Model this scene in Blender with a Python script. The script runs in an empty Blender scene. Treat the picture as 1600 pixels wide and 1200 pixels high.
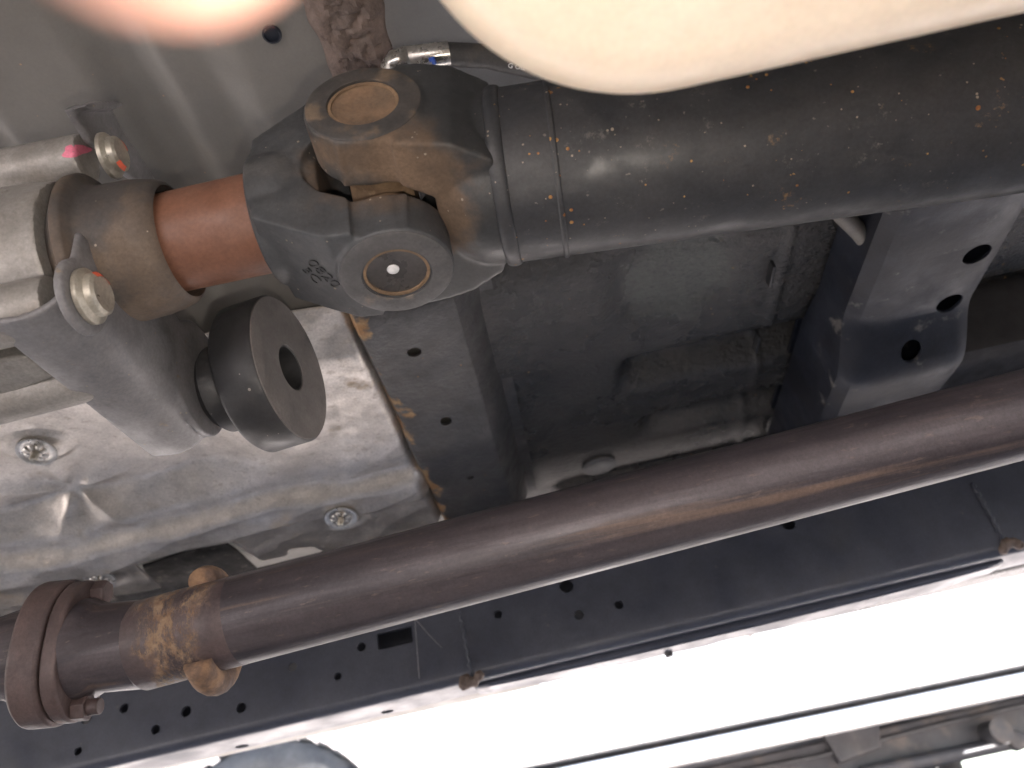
import bpy, bmesh, math, random
from mathutils import Vector, Matrix
random.seed(7)
R = math.radians
S = bpy.context.scene
COL = S.collection

# ------------------------------------------------------------------ camera
# world: X along the truck (front is -X), Y sideways, Z up; the lens is the origin, the ground 16 cm below it
PITCH, ROLL, FPX = R(34.0), R(12.5), 1200.0
cp, sp, cr, sr = math.cos(PITCH), math.sin(PITCH), math.cos(ROLL), math.sin(ROLL)
FWD = Vector((0, cp, sp)); U0 = Vector((0, -sp, cp)); R0 = Vector((1, 0, 0))
RGT = R0*cr - U0*sr; UPV = R0*sr + U0*cr
cam = bpy.data.cameras.new('camera'); co = bpy.data.objects.new('camera', cam); COL.objects.link(co)
m = Matrix.Identity(4)
for i in range(3):
    m[i][0] = RGT[i]; m[i][1] = UPV[i]; m[i][2] = -FWD[i]
co.matrix_world = m
cam.sensor_width = 36; cam.lens = 36*FPX/1600; cam.clip_start = 0.005; cam.clip_end = 500
cam.dof.use_dof = True; cam.dof.focus_distance = 0.44; cam.dof.aperture_fstop = 10.0
S.camera = co

# ------------------------------------------------------------------ light
EXPOSURE = 3.0
SUN_EL, SUN_AZ = R(52), R(253)          # azimuth clockwise from +Y
w = bpy.data.worlds.new('World'); S.world = w; w.use_nodes = True
nt = w.node_tree; bg = nt.nodes['Background']
sky = nt.nodes.new('ShaderNodeTexSky'); sky.sky_type = 'NISHITA'; sky.sun_disc = False
sky.sun_elevation = SUN_EL; sky.sun_rotation = SUN_AZ
nt.links.new(sky.outputs[0], bg.inputs[0]); bg.inputs[1].default_value = 0.10
sl = bpy.data.lights.new('sun', 'SUN'); sl.energy = 5.0; sl.angle = R(0.5); sl.color = (1, .965, .93)
so = bpy.data.objects.new('sun', sl); COL.objects.link(so)
sd = Vector((math.sin(SUN_AZ)*math.cos(SUN_EL), math.cos(SUN_AZ)*math.cos(SUN_EL), math.sin(SUN_EL)))
so.rotation_euler = sd.to_track_quat('Z', 'Y').to_euler(); so.location = sd*20
# the phone's own flash, lit in the photograph (its reflection sits in the bearing cup)
fl = bpy.data.lights.new('phone_flash', 'SPOT'); fl.energy = 0.34; fl.spot_size = R(124); fl.spot_blend = .45; fl.shadow_soft_size = 0.0035; fl.color = (1, .90, .80)
fo = bpy.data.objects.new('phone_flash', fl); COL.objects.link(fo)
fo.location = RGT*0.013 - UPV*0.024; fo.rotation_euler = co.matrix_world.to_euler()
S.view_settings.view_transform = 'Standard'; S.view_settings.look = 'None'
S.view_settings.exposure = EXPOSURE; S.view_settings.gamma = 1; S.view_settings.use_curve_mapping = False
S.render.engine = 'CYCLES'
S.cycles.use_denoising = True
S.cycles.max_bounces = 8; S.cycles.diffuse_bounces = 5; S.cycles.glossy_bounces = 4
S.cycles.sample_clamp_indirect = 8

# ------------------------------------------------------------------ helpers
def at(px, py, Z):
    "point seen at pixel (of the 1600 x 1200 photograph) at depth Z along the view axis"
    return FWD*Z + RGT*((px-800)/FPX*Z) + UPV*((600-py)/FPX*Z)
def ray(px, py): return at(px, py, 1.0)
def onY(px, py, y):
    d = ray(px, py); return d*(y/d.y)
def onH(px, py, h):
    d = ray(px, py); return d*(h/d.z)
def onX(px, py, x):
    d = ray(px, py); return d*(x/d.x)

def frame(ax):
    ax = Vector(ax).normalized()
    t = Vector((0, 0, 1)) if abs(ax.z) < .9 else Vector((1, 0, 0))
    e1 = ax.cross(t).normalized(); e2 = ax.cross(e1).normalized()
    return ax, e1, e2

class MB:
    def __init__(s): s.v = []; s.f = []
    def add(s, vs, fs):
        n = len(s.v); s.v += [Vector(v) for v in vs]; s.f += [[i+n for i in f] for f in fs]; return s
    def lathe(s, prof, o, ax, seg=64, closed=False):
        ax, e1, e2 = frame(ax); o = Vector(o); vs = []; fs = []
        for t, r in prof:
            for k in range(seg):
                a = 2*math.pi*k/seg
                vs.append(o + ax*t + (e1*math.cos(a) + e2*math.sin(a))*r)
        n = len(prof)
        for i in range(n if closed else n-1):
            j = (i+1) % n
            for k in range(seg):
                k2 = (k+1) % seg
                fs.append([i*seg+k, i*seg+k2, j*seg+k2, j*seg+k])
        if not closed:
            fs.append([k for k in range(seg)][::-1]); fs.append([(n-1)*seg+k for k in range(seg)])
        return s.add(vs, fs)
    def cyl(s, a, b, r, seg=48, r2=None):
        a = Vector(a); b = Vector(b)
        return s.lathe([(0, r), ((b-a).length, r if r2 is None else r2)], a, b-a, seg)
    def tube(s, path, r, seg=20, caps=True):
        path = [Vector(p) for p in path]; n = len(path)
        rs = r if isinstance(r, (list, tuple)) else [r]*n
        vs = []; fs = []; e1 = None
        for i, p in enumerate(path):
            t = (path[min(i+1, n-1)] - path[max(i-1, 0)]).normalized()
            if e1 is None: _, e1, _ = frame(t)
            e1 = (e1 - t*e1.dot(t)).normalized(); e2 = t.cross(e1)
            for k in range(seg):
                a = 2*math.pi*k/seg
                vs.append(p + (e1*math.cos(a) + e2*math.sin(a))*rs[i])
        for i in range(n-1):
            for k in range(seg):
                k2 = (k+1) % seg
                fs.append([i*seg+k, i*seg+k2, (i+1)*seg+k2, (i+1)*seg+k])
        if caps: fs.append(list(range(seg))[::-1]); fs.append([(n-1)*seg+k for k in range(seg)])
        return s.add(vs, fs)
    def prism(s, pts, vec):
        pts = [Vector(p) for p in pts]; vec = Vector(vec); n = len(pts)
        fs = [list(range(n))[::-1], [n+i for i in range(n)]]
        for i in range(n): fs.append([i, (i+1) % n, n+(i+1) % n, n+i])
        return s.add(pts + [p+vec for p in pts], fs)
    def box(s, lo, hi):
        x0, y0, z0 = lo; x1, y1, z1 = hi
        return s.prism([(x0, y0, z0), (x1, y0, z0), (x1, y1, z0), (x0, y1, z0)], (0, 0, z1-z0))
    def grid(s, fn, nu, nv):
        vs = [fn(i/nu, j/nv) for j in range(nv+1) for i in range(nu+1)]
        fs = [[j*(nu+1)+i, j*(nu+1)+i+1, (j+1)*(nu+1)+i+1, (j+1)*(nu+1)+i] for j in range(nv) for i in range(nu)]
        return s.add(vs, fs)
    def mesh(s, name='m'):
        me = bpy.data.meshes.new(name); me.from_pydata([tuple(v) for v in s.v], [], s.f); me.validate()
        bm = bmesh.new(); bm.from_mesh(me); bmesh.ops.recalc_face_normals(bm, faces=bm.faces); bm.to_mesh(me); bm.free()
        return me

def evaluated(me, setup):
    "mesh with modifiers applied, by way of a throw-away object"
    ob = bpy.data.objects.new('tmp', me); COL.objects.link(ob); extra = setup(ob) or []
    dg = bpy.context.evaluated_depsgraph_get(); dg.update()
    out = bpy.data.meshes.new_from_object(ob.evaluated_get(dg))
    bpy.data.objects.remove(ob)
    for e in extra: bpy.data.objects.remove(e)
    return out
def cast(mb, voxel=.001, it=6, fac=.5):
    "overlapping solids fused and rounded like a casting"
    def setup(ob):
        r = ob.modifiers.new('r', 'REMESH'); r.mode = 'VOXEL'; r.voxel_size = voxel
        q = ob.modifiers.new('s', 'SMOOTH'); q.iterations = it; q.factor = fac
    return evaluated(mb.mesh(), setup)
def cut(me, cutter, solver='EXACT'):
    def setup(ob):
        c = bpy.data.objects.new('cutter', cutter.mesh()); COL.objects.link(c)
        b = ob.modifiers.new('b', 'BOOLEAN'); b.operation = 'DIFFERENCE'; b.object = c; b.solver = solver
        c.hide_render = True
        return [c]
    return evaluated(me, setup)

def place(name, me, mat, parent=None, sharp=35, bevel=0, solid=0, label=None, kind=None):
    if isinstance(me, MB): me = me.mesh(name)
    me.name = name; me.materials.clear(); me.materials.append(mat)
    org = parent_origin(parent) if parent else Vector((0, 0, 0))
    if org.length > 0: me.transform(Matrix.Translation(-org))
    for p in me.polygons: p.use_smooth = True
    if sharp: me.set_sharp_from_angle(angle=R(sharp))
    ob = bpy.data.objects.new(name, me); COL.objects.link(ob)
    if parent: ob.parent = parent
    if solid:
        q = ob.modifiers.new('thickness', 'SOLIDIFY'); q.thickness = solid; q.offset = 0
    if bevel:
        b = ob.modifiers.new('bevel', 'BEVEL'); b.width = bevel; b.segments = 3; b.limit_method = 'ANGLE'; b.angle_limit = R(40)
        b.harden_normals = False
    if label: ob['label'] = label
    if kind: ob['kind'] = kind
    return ob
def parent_origin(p):
    o = Vector(p.location)
    return o + parent_origin(p.parent) if p.parent else o
def thing(name, label, cat, loc, group=None):
    o = bpy.data.objects.new(name, None); COL.objects.link(o); o.location = loc; o.empty_display_size = .02
    o['label'] = label; o['category'] = cat
    if group: o['group'] = group
    return o
def tag(o, label, cat, group=None):
    o['label'] = label; o['category'] = cat
    if group: o['group'] = group
    return o

# ------------------------------------------------------------------ materials
def lin(c):
    return tuple((x/12.92 if x <= .04045 else ((x+.055)/1.055)**2.4) for x in c)
def M(name, c1, c2=None, scale=25, detail=6, stretch=(1, 1, 1), rough=.5, rvar=.12, metal=0, bump=0, bscale=150, bstretch=None,
      bdist=.001, layers=(), spec=.5, coat=0, sss=0, bump2=0, b2scale=20, grit=.22):
    "procedural paint/metal: two-tone base, dirt, rust and painted sheen layers over it, relief"
    mt = bpy.data.materials.new(name); mt.use_nodes = True; t = mt.node_tree; N = t.nodes; L = t.links
    P = N['Principled BSDF']
    tc = N.new('ShaderNodeTexCoord')
    def coords(st, off=0):
        mp = N.new('ShaderNodeMapping'); mp.inputs['Scale'].default_value = st; mp.inputs['Location'].default_value = (off, off*.7, off*1.3)
        L.new(tc.outputs['Object'], mp.inputs[0]); return mp.outputs[0]
    def noise(sc, det, st, off=0, rg=.55):
        n = N.new('ShaderNodeTexNoise'); n.inputs['Scale'].default_value = sc; n.inputs['Detail'].default_value = det
        n.inputs['Roughness'].default_value = rg; L.new(coords(st, off), n.inputs['Vector']); return n.outputs[0]
    def rng(src, lo, hi, a=0., b=1., smooth=True):
        r = N.new('ShaderNodeMapRange'); r.inputs[1].default_value = lo; r.inputs[2].default_value = hi
        r.inputs[3].default_value = a; r.inputs[4].default_value = b
        r.interpolation_type = 'SMOOTHSTEP' if smooth else 'LINEAR'; L.new(src, r.inputs[0]); return r.outputs[0]
    def mul(a, b):
        q = N.new('ShaderNodeMath'); q.operation = 'MULTIPLY'; L.new(a, q.inputs[0]); L.new(b, q.inputs[1]); return q.outputs[0]
    def mixc(f, a, b):
        q = N.new('ShaderNodeMix'); q.data_type = 'RGBA'; L.new(f, q.inputs[0])
        for k, x in ((6, a), (7, b)):
            if isinstance(x, tuple): q.inputs[k].default_value = (*x, 1)
            else: L.new(x, q.inputs[k])
        return q.outputs[2]
    def mixf(f, a, b):
        q = N.new('ShaderNodeMix'); L.new(f, q.inputs[0])
        for k, x in ((2, a), (3, b)):
            if isinstance(x, (int, float)): q.inputs[k].default_value = x
            else: L.new(x, q.inputs[k])
        return q.outputs[0]
    c2 = c2 or tuple(x*.7 for x in c1)
    col = mixc(rng(noise(scale, detail, stretch, 3.1), .35, .65), tuple(c1), tuple(c2))
    gr = rng(noise(520, 4, (1, 1, 1), 6.3, .7), .25, .75, 1-grit, 1+grit, False)
    gr2 = rng(noise(70, 6, (1, 1, 1), 2.7, .65), .25, .75, 1-grit*.7, 1+grit*.7, False)
    gm = mul(gr, gr2)
    ro = rng(noise(scale*2.3, 5, stretch, 9.7), .3, .7, max(.02, rough-rvar), min(1, rough+rvar))
    me = None
    hgt = None
    for i, l in enumerate(layers):
        off = 17.3*(i+1)
        if l.get('kind') == 'spots':
            v = N.new('ShaderNodeTexVoronoi'); v.inputs['Scale'].default_value = l['scale']
            L.new(coords(l.get('stretch', (1, 1, 1)), off), v.inputs['Vector'])
            sz = rng(noise(l['scale']*.35, 3, (1, 1, 1), off+4), .45, .75, 0, l.get('size', .3), False)
            q = N.new('ShaderNodeMath'); q.operation = 'LESS_THAN'; L.new(v.outputs['Distance'], q.inputs[0]); L.new(sz, q.inputs[1])
            msk = q.outputs[0]
        else:
            msk = rng(noise(l['scale'], l.get('detail', 6), l.get('stretch', (1, 1, 1)), off, l.get('rg', .6)), l['lo'], l['hi'])
        if 'near' in l:                      # dirt and painted sheen that sit round a place on the thing
            c, r0, r1 = l['near']
            q = N.new('ShaderNodeVectorMath'); q.operation = 'DISTANCE'; L.new(tc.outputs['Object'], q.inputs[0]); q.inputs[1].default_value = c
            wob = rng(noise(l.get('wscale', 40), 5, (1, 1, 1), off+2), .2, .8, -l.get('wob', .01), l.get('wob', .01), False)
            ad = N.new('ShaderNodeMath'); L.new(q.outputs['Value'], ad.inputs[0]); L.new(wob, ad.inputs[1])
            msk = mul(msk, rng(ad.outputs[0], r0, r1, 1, 0))
        if 'band' in l:                      # dirt along a stretch of one axis
            axn, a0, a1, soft = l['band']
            sx = N.new('ShaderNodeSeparateXYZ'); L.new(tc.outputs['Object'], sx.inputs[0])
            wob = rng(noise(l.get('wscale', 40), 6, (1, 1, 1), off+2), .2, .8, -l.get('wob', .01), l.get('wob', .01), False)
            ad = N.new('ShaderNodeMath'); L.new(sx.outputs[axn], ad.inputs[0]); L.new(wob, ad.inputs[1])
            msk = mul(msk, mul(rng(ad.outputs[0], a0-soft, a0), rng(ad.outputs[0], a1, a1+soft, 1, 0)))
        if 'amount' in l:
            q = N.new('ShaderNodeMath'); q.operation = 'MULTIPLY'; L.new(msk, q.inputs[0]); q.inputs[1].default_value = l['amount']; msk = q.outputs[0]
        c = l['color']; cc = tuple(c)
        if 'color2' in l: cc = mixc(rng(noise(l['scale']*2.1, 5, (1, 1, 1), off+8), .35, .65), tuple(c), tuple(l['color2']))
        col = mixc(msk, col, cc)
        if 'rough' in l: ro = mixf(msk, ro, l['rough'])
        if 'metal' in l: me = mixf(msk, metal if me is None else me, l['metal'])
        if l.get('raise'):
            q = N.new('ShaderNodeMath'); q.operation = 'MULTIPLY'; L.new(msk, q.inputs[0]); q.inputs[1].default_value = l['raise']
            if hgt is None: hgt = q.outputs[0]
            else:
                a = N.new('ShaderNodeMath'); L.new(hgt, a.inputs[0]); L.new(q.outputs[0], a.inputs[1]); hgt = a.outputs[0]
    if grit:
        vm = N.new('ShaderNodeVectorMath'); vm.operation = 'SCALE'; L.new(col, vm.inputs[0]); L.new(gm, vm.inputs['Scale']); col = vm.outputs[0]
    L.new(col, P.inputs['Base Color']); L.new(ro, P.inputs['Roughness'])
    if me is None: P.inputs['Metallic'].default_value = metal
    else: L.new(me, P.inputs['Metallic'])
    P.inputs['Specular IOR Level'].default_value = spec
    if coat: P.inputs['Coat Weight'].default_value = coat; P.inputs['Coat Roughness'].default_value = .12
    if sss:
        P.inputs['Subsurface Weight'].default_value = sss; P.inputs['Subsurface Radius'].default_value = (.009, .003, .0015)
        P.inputs['Subsurface Scale'].default_value = 1
    nrm = None
    for sc, stg, st, src in ((bscale, bump, bstretch or stretch, None), (b2scale, bump2, (1, 1, 1), None), (1, 1 if hgt else 0, None, hgt)):
        if not stg: continue
        b = N.new('ShaderNodeBump'); b.inputs['Strength'].default_value = stg; b.inputs['Distance'].default_value = bdist
        L.new(src or noise(sc, 7, st, 5.5, .62), b.inputs['Height'])
        if nrm: L.new(nrm, b.inputs['Normal'])
        nrm = b.outputs[0]
    if nrm: L.new(nrm, P.inputs['Normal'])
    return mt

DUST = (.155, .104, .068); DUST2 = (.105, .072, .048); RUST = (.22, .085, .028); TAN = (.32, .22, .12)
speck = dict(kind='spots', scale=210, size=.20, color=(.26, .22, .17), rough=.8)
speck2 = dict(kind='spots', scale=150, size=.20, color=RUST, color2=(.42, .25, .08), rough=.85)
J = Vector((-.0435, .277, .3228))
m_tube = M('black shaft paint', (.030, .031, .034), (.039, .039, .041), rough=.48, bump=.12, bscale=260, layers=[
    dict(scale=30, lo=.55, hi=.8, color=(.055, .053, .05), rough=.6, amount=.55), speck, speck2, dict(scale=260, detail=2, lo=.72, hi=.75, color=(.17, .155, .135), rough=.85, amount=.8), dict(scale=190, detail=2, lo=.745, hi=.76, color=(.26, .16, .07), rough=.9),
    dict(scale=60, lo=.60, hi=.68, color=(.12, .112, .10), rg=.8, amount=.7, rough=.8),
    dict(scale=48, lo=.60, hi=.645, color=(.24, .14, .06), color2=(.17, .13, .085), rg=.85, detail=10, rough=.9, band=('X', .24, 3, .2), wob=.05, amount=.85)])
m_yoke = M('dusty yoke casting', (.054, .056, .059), (.040, .041, .043), rough=.52, bump=.3, bscale=220, layers=[
    dict(scale=26, lo=.35, hi=.62, color=DUST2, rough=.9, near=((-.004, -.016, -.004), .026, .044), wob=.014),
    dict(scale=26, lo=.52, hi=.75, color=(.10, .095, .09), rough=.8, amount=.7), speck])
m_yoke2 = M('dusty tube yoke casting', (.030, .031, .032), (.042, .042, .042), rough=.48, bump=.25, bscale=220, layers=[
    dict(scale=22, lo=.30, hi=.55, color=DUST, color2=DUST2, rough=.92, near=((.004, -.020, -.034), .036, .052), wob=.016),
    dict(scale=30, lo=.55, hi=.8, color=(.075, .07, .065), rough=.7, amount=.6), speck])
m_earface = M('dusty machined ear face', (.090, .086, .086), (.066, .064, .064), rough=.6, scale=40, bump=.3, bscale=180, layers=[
    dict(scale=45, lo=.60, hi=.74, color=(.17, .14, .12), rough=.9)])
m_eardark = M('dark machined ear face', (.065, .058, .053), (.045, .042, .040), rough=.55, scale=50, bump=.3, bscale=180, layers=[
    dict(scale=40, lo=.52, hi=.66, color=(.13, .095, .065), rough=.9)])
m_dust = M('dry brown dust', (.23, .150, .088), (.15, .098, .060), rough=.92, scale=45, bump=.35, bscale=300, layers=[
    dict(scale=60, lo=.6, hi=.75, color=(.30, .21, .13), rough=.95)])
m_cup = M('dusty grey bearing cup', (.080, .072, .067), (.058, .053, .05), rough=.3, metal=.3, layers=[
    dict(scale=60, lo=.62, hi=.8, color=DUST2, rough=.8)])
m_cupdust = M('dust caked bearing cup', (.20, .125, .075), (.13, .088, .057), rough=.85, bump=.3, scale=55, layers=[
    dict(scale=35, lo=.5, hi=.7, color=(.10, .075, .055), rough=.8)])
m_sleeve = M('red brown sleeve', (.185, .085, .052), (.155, .070, .043), rough=.5, scale=40, bump=.06, layers=[
    dict(scale=25, lo=.6, hi=.9, color=(.16, .06, .03), rough=.7, amount=.6), dict(kind='spots', scale=120, size=.13, color=(.4, .25, .16))])
m_shield = M('dusty brown dust shield', (.125, .092, .066), (.095, .072, .055), rough=.72, scale=35, bump=.15, layers=[
    dict(scale=17, lo=.44, hi=.60, color=(.05, .047, .046), rough=.55, amount=.9),
    dict(kind='spots', scale=140, size=.15, color=(.3, .25, .2))])
m_alu = M('cast aluminium case', (.30, .285, .265), (.24, .225, .205), rough=.48, metal=.35, scale=30, bump=.25, bscale=350, layers=[
    dict(scale=14, lo=.52, hi=.75, color=(.17, .13, .095), rough=.8, metal=0, amount=.75),
    dict(scale=70, lo=.66, hi=.74, color=(.11, .09, .07), rough=.8, amount=.7)])
m_brk = M('black bracket paint', (.175, .170, .172), (.125, .122, .125), rough=.46, bump=.2, bscale=200, layers=[
    dict(scale=32, lo=.55, hi=.72, color=(.13, .12, .115), rough=.8, amount=.75), speck,
    dict(scale=70, lo=.68, hi=.76, color=(.24, .19, .14), rough=.9)])
m_rubber = M('black damper', (.018, .018, .019), (.028, .027, .027), rough=.52, bump=.2, bscale=240, layers=[
    dict(scale=30, lo=.55, hi=.75, color=(.05, .047, .045), rough=.6, amount=.6),
    dict(kind='spots', scale=110, size=.14, color=(.2, .18, .16))])
m_face = M('grey damper face', (.135, .120, .110), (.10, .09, .084), rough=.62, bump=.2, bscale=220, layers=[
    dict(scale=30, lo=.6, hi=.72, color=(.03, .029, .028), amount=.7),
    dict(scale=22, lo=.40, hi=.5, color=RUST, color2=(.35, .18, .06), rough=.9, near=((-.006, .006, -.047), .006, .02), wob=.006)])
m_foil = M('aluminium heat shield', (.60, .555, .505), (.50, .46, .415), rough=.42, rvar=.12, metal=.80, scale=18, bump=.55, bscale=110, bdist=.0015,
    bump2=.22, b2scale=22, layers=[
    dict(scale=26, lo=.60, hi=.74, color=(.34, .26, .17), rough=.75, metal=.1, amount=.8),
    dict(scale=170, lo=.57, hi=.66, color=(.36, .31, .26), rough=.8, metal=.2, stretch=(.7, 1, 1), amount=.45),
    dict(scale=12, lo=.62, hi=.75, color=(.36, .25, .14), rough=.8, metal=0, amount=.55)])
m_washer = M('zinc washer', (.62, .60, .57), (.45, .43, .40), rough=.38, metal=.8, scale=60)
m_bolt = M('zinc bolt', (.50, .46, .38), (.40, .37, .31), rough=.38, metal=.6, scale=60)
m_mark = M('orange paint mark', (.72, .13, .06), (.6, .1, .05), rough=.6)
m_pink = M('pink paint mark', (.68, .17, .26), (.55, .14, .2), rough=.6, scale=80)
m_paint = M('grey underbody paint', (.158, .150, .135), (.138, .131, .118), rough=.50, scale=9, bump=.15, bscale=180, grit=.07, layers=[
    dict(scale=16, lo=.56, hi=.8, color=(.17, .145, .115), rough=.8, amount=.5),
    dict(kind='spots', scale=90, size=.10, color=(.3, .2, .13))])
m_tunnel = M('blue grey tunnel paint', (.155, .155, .155), (.13, .13, .128), rough=.5, scale=9, bump=.15, grit=.07, layers=[
    dict(scale=16, lo=.56, hi=.8, color=(.16, .135, .11), rough=.8, amount=.5)])
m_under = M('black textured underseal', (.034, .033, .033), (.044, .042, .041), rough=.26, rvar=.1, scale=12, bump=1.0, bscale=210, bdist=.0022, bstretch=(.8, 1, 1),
    bump2=.10, b2scale=45, layers=[
    dict(scale=9, lo=.46, hi=.68, color=(.085, .077, .071), rough=.5, amount=.6),
    dict(scale=14, lo=.2, hi=.35, color=(.105, .110, .100), rough=.35, near=(tuple(onH(1060, 430, .438)), .036, .062), wob=.010, amount=.85),  # broad pale sheen painted into the underseal colour
    dict(scale=190, lo=.52, hi=.62, color=(.022, .021, .021), rough=.26, amount=.35),
    dict(scale=28, lo=.66, hi=.71, color=(.09, .077, .064), rough=.85, stretch=(1.6, .5, 1), amount=.4),
    dict(kind='spots', scale=70, size=.13, color=(.28, .17, .08), rough=.9)])
m_dark_plate = M('black opening plate', (.012, .012, .013), (.018, .017, .017), spec=.12, rough=.8, bump=.8, bscale=120, bdist=.002, layers=[
    dict(scale=120, lo=.58, hi=.66, color=(.10, .09, .08), rough=.8, stretch=(.5, 1, 1), amount=.7)])
m_cross = M('black cross member paint', (.046, .045, .046), (.062, .058, .056), rough=.46, scale=20, bump=.8, bscale=170, bdist=.002, layers=[
    dict(scale=18, lo=.5, hi=.7, color=(.055, .049, .044), rough=.75, amount=.65),
    dict(scale=22, lo=.47, hi=.56, color=(.30, .165, .075), color2=(.36, .24, .13), rough=.95, band=('X', -.05, -.036, .004), wob=.014, wscale=45),
    dict(kind='spots', scale=80, size=.14, color=(.30, .17, .08), rough=.9)])
m_cross2 = M('blue black cross member paint', spec=.28, c1=(.011, .013, .020), c2=(.017, .020, .029), rough=.5, scale=16, bump=.25, bscale=180, layers=[
    dict(scale=14, lo=.45, hi=.65, color=(.010, .010, .013), rough=.5, amount=.8),
    dict(scale=40, lo=.62, hi=.72, color=(.15, .14, .13), rough=.85, amount=.6)])
m_exh = M('heat browned exhaust steel', (.070, .058, .061), (.038, .032, .036), rough=.46, metal=.25, scale=55, stretch=(.06, 1, 1), bump=.5, bscale=150, bstretch=(.12, 1, 1), layers=[
    dict(scale=75, lo=.58, hi=.72, color=(.14, .092, .066), stretch=(.04, 1, 1), rough=.8, metal=0, amount=.7),
    dict(scale=48, lo=.54, hi=.66, color=(.028, .020, .022), stretch=(.05, 1, 1), rough=.6, amount=.8),
    dict(scale=300, lo=.60, hi=.70, color=(.15, .112, .09), stretch=(.3, 1, 1), rough=.85, metal=0, amount=.45)])
m_exhrust = M('rust crusted weld zone', (.078, .056, .054), (.050, .037, .038), rough=.55, metal=.2, scale=40, bump=.6, bscale=130, layers=[
    dict(scale=60, lo=.42, hi=.56, color=(.15, .09, .054), color2=(.22, .15, .095), rough=.95, metal=0, rg=.85, stretch=(1.5, .7, .7), band=('X', -.054, -.030, .012), wob=.016, wscale=70, **{'raise': .4})])
m_rust = M('brown rust', (.20, .118, .066), (.085, .055, .042), rough=.9, scale=70, bump=.6, bscale=180)
m_flange = M('rusted flange steel', (.088, .060, .055), (.060, .042, .040), rough=.6, metal=.25, scale=30, bump=.5, bscale=160, layers=[
    dict(scale=40, lo=.66, hi=.76, color=(.28, .16, .08), rough=.9, metal=0)])
m_rail = M('blue black frame paint', (.042, .047, .065), (.053, .058, .077), rough=.42, scale=8, bump=.12, bscale=170, layers=[
    dict(scale=12, lo=.55, hi=.8, color=(.06, .06, .065), rough=.7, amount=.6),
    dict(scale=70, lo=.70, hi=.76, color=(.16, .14, .12), rough=.9, amount=.5)])
m_inside = M('dusty inside of frame', (.15, .11, .08), (.10, .075, .055), rough=.9)
m_steel = M('bright crimped steel', (.52, .50, .46), (.42, .40, .37), rough=.28, metal=.85, scale=60)
m_hose = M('black hose', (.035, .034, .033), (.05, .047, .045), rough=.5, scale=60, bump=.5, bscale=350, layers=[
    dict(scale=70, lo=.55, hi=.7, color=(.07, .062, .054), rough=.85)])
m_white = M('white print and glint', (.75, .75, .75), rough=.6)
m_blue = M('blue paint mark', (.03, .10, .45), rough=.5)
m_seal = M('lumpy brown seam sealer', (.135, .098, .080), (.10, .074, .062), rough=.7, scale=60, bump=.9, bscale=130, bdist=.002, layers=[
    dict(scale=110, lo=.60, hi=.68, color=(.05, .032, .024), rough=.9, amount=.8), dict(scale=35, lo=.60, hi=.75, color=(.18, .16, .145), amount=.6)])
m_cream = M('cream plastic tank', (.66, .56, .45), (.60, .50, .39), rough=.40, scale=14, sss=.15, bump=.04, grit=.07, layers=[
    dict(scale=60, lo=.66, hi=.78, color=(.45, .42, .33), rough=.6, amount=.35),
    dict(kind='spots', scale=45, size=.10, color=(.75, .45, .12))])
m_skin = M('skin', (.58, .32, .25), (.52, .28, .215), rough=.48, scale=60, sss=.25, bump=.15, bscale=500)
m_nail = M('nail', (.68, .42, .35), rough=.3)
m_lug = M('black plastic', (.03, .03, .032), rough=.5)
m_plug = M('grey rubber plug', (.10, .10, .103), (.085, .085, .086), rough=.55, bump=.3)
m_pipe = M('grey brake pipe', (.15, .14, .125), (.11, .10, .09), rough=.55)
m_shade_box = M('black shade box', (.022, .019, .018), (.016, .014, .014), rough=.7, bump=.4, scale=20)
m_text = M('dark casting number', (.03, .03, .032), rough=.6)
m_white_body = M('white car paint', (.78, .78, .77), (.74, .74, .73), rough=.25, rvar=.05, coat=.6, scale=3)
m_tyre = M('dusty tyre', (.045, .045, .046), (.07, .068, .065), rough=.85, scale=10, bump=.3)
m_wheel = M('silver wheel', (.62, .62, .62), rough=.3, metal=.7)
m_chas = M('dark grey chassis', (.022, .022, .025), (.035, .033, .034), rough=.6, scale=6, layers=[dict(scale=8, lo=.5, hi=.8, color=(.11, .09, .075), rough=.9)])
m_ground = M('dry pale ground', (.56, .50, .47), (.49, .435, .405), rough=.95, scale=1.2, bump=.6, bscale=40, bdist=.01, layers=[
    dict(scale=6, lo=.55, hi=.7, color=(.32, .27, .21))])
m_web = M('cobweb', (.45, .43, .42), rough=.7)

# ------------------------------------------------------------------ ground
g = MB().grid(lambda u, v: ((u-.5)*300, (v-.5)*300, -.16), 4, 4)
place('ground', g, m_ground, kind='structure', sharp=0)

# ------------------------------------------------------------------ floor of the truck
def sstep(a, b, x):
    t = min(1, max(0, (x-a)/(b-a))); return t*t*(3-2*t)
def lump(x, c, hw, soft):
    return sstep(c-hw-soft, c-hw, x)*(1-sstep(c+hw, c+hw+soft, x))
def prof(y):
    "cross section of the floor: tunnel over the shaft, flat beside it, sill at the edges"
    yy = abs(y-.277)
    h = .50 - .075*sstep(.10, .235, yy)
    h -= (.16 if y > 0 else .30)*sstep(.80, .86, yy)  # unseen near-side sill made deeper to block light from behind the lens
    return h
def front_floor(u, v):
    x = -2.4 + 2.345*u; y = -.62 + 1.80*v
    h = prof(y)
    tun = 1-sstep(.12, .24, abs(y-.277))
    h += .011*lump(x, -.205, .006, .022)*tun + .012*lump(x, -.33, .008, .024)*tun
    h -= .010*sstep(-.155, -.125, x)*tun
    return (x, y, h)
place('floor_pan', MB().grid(front_floor, 520, 150), m_paint, sharp=0, solid=.0015, kind='structure')
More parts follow.
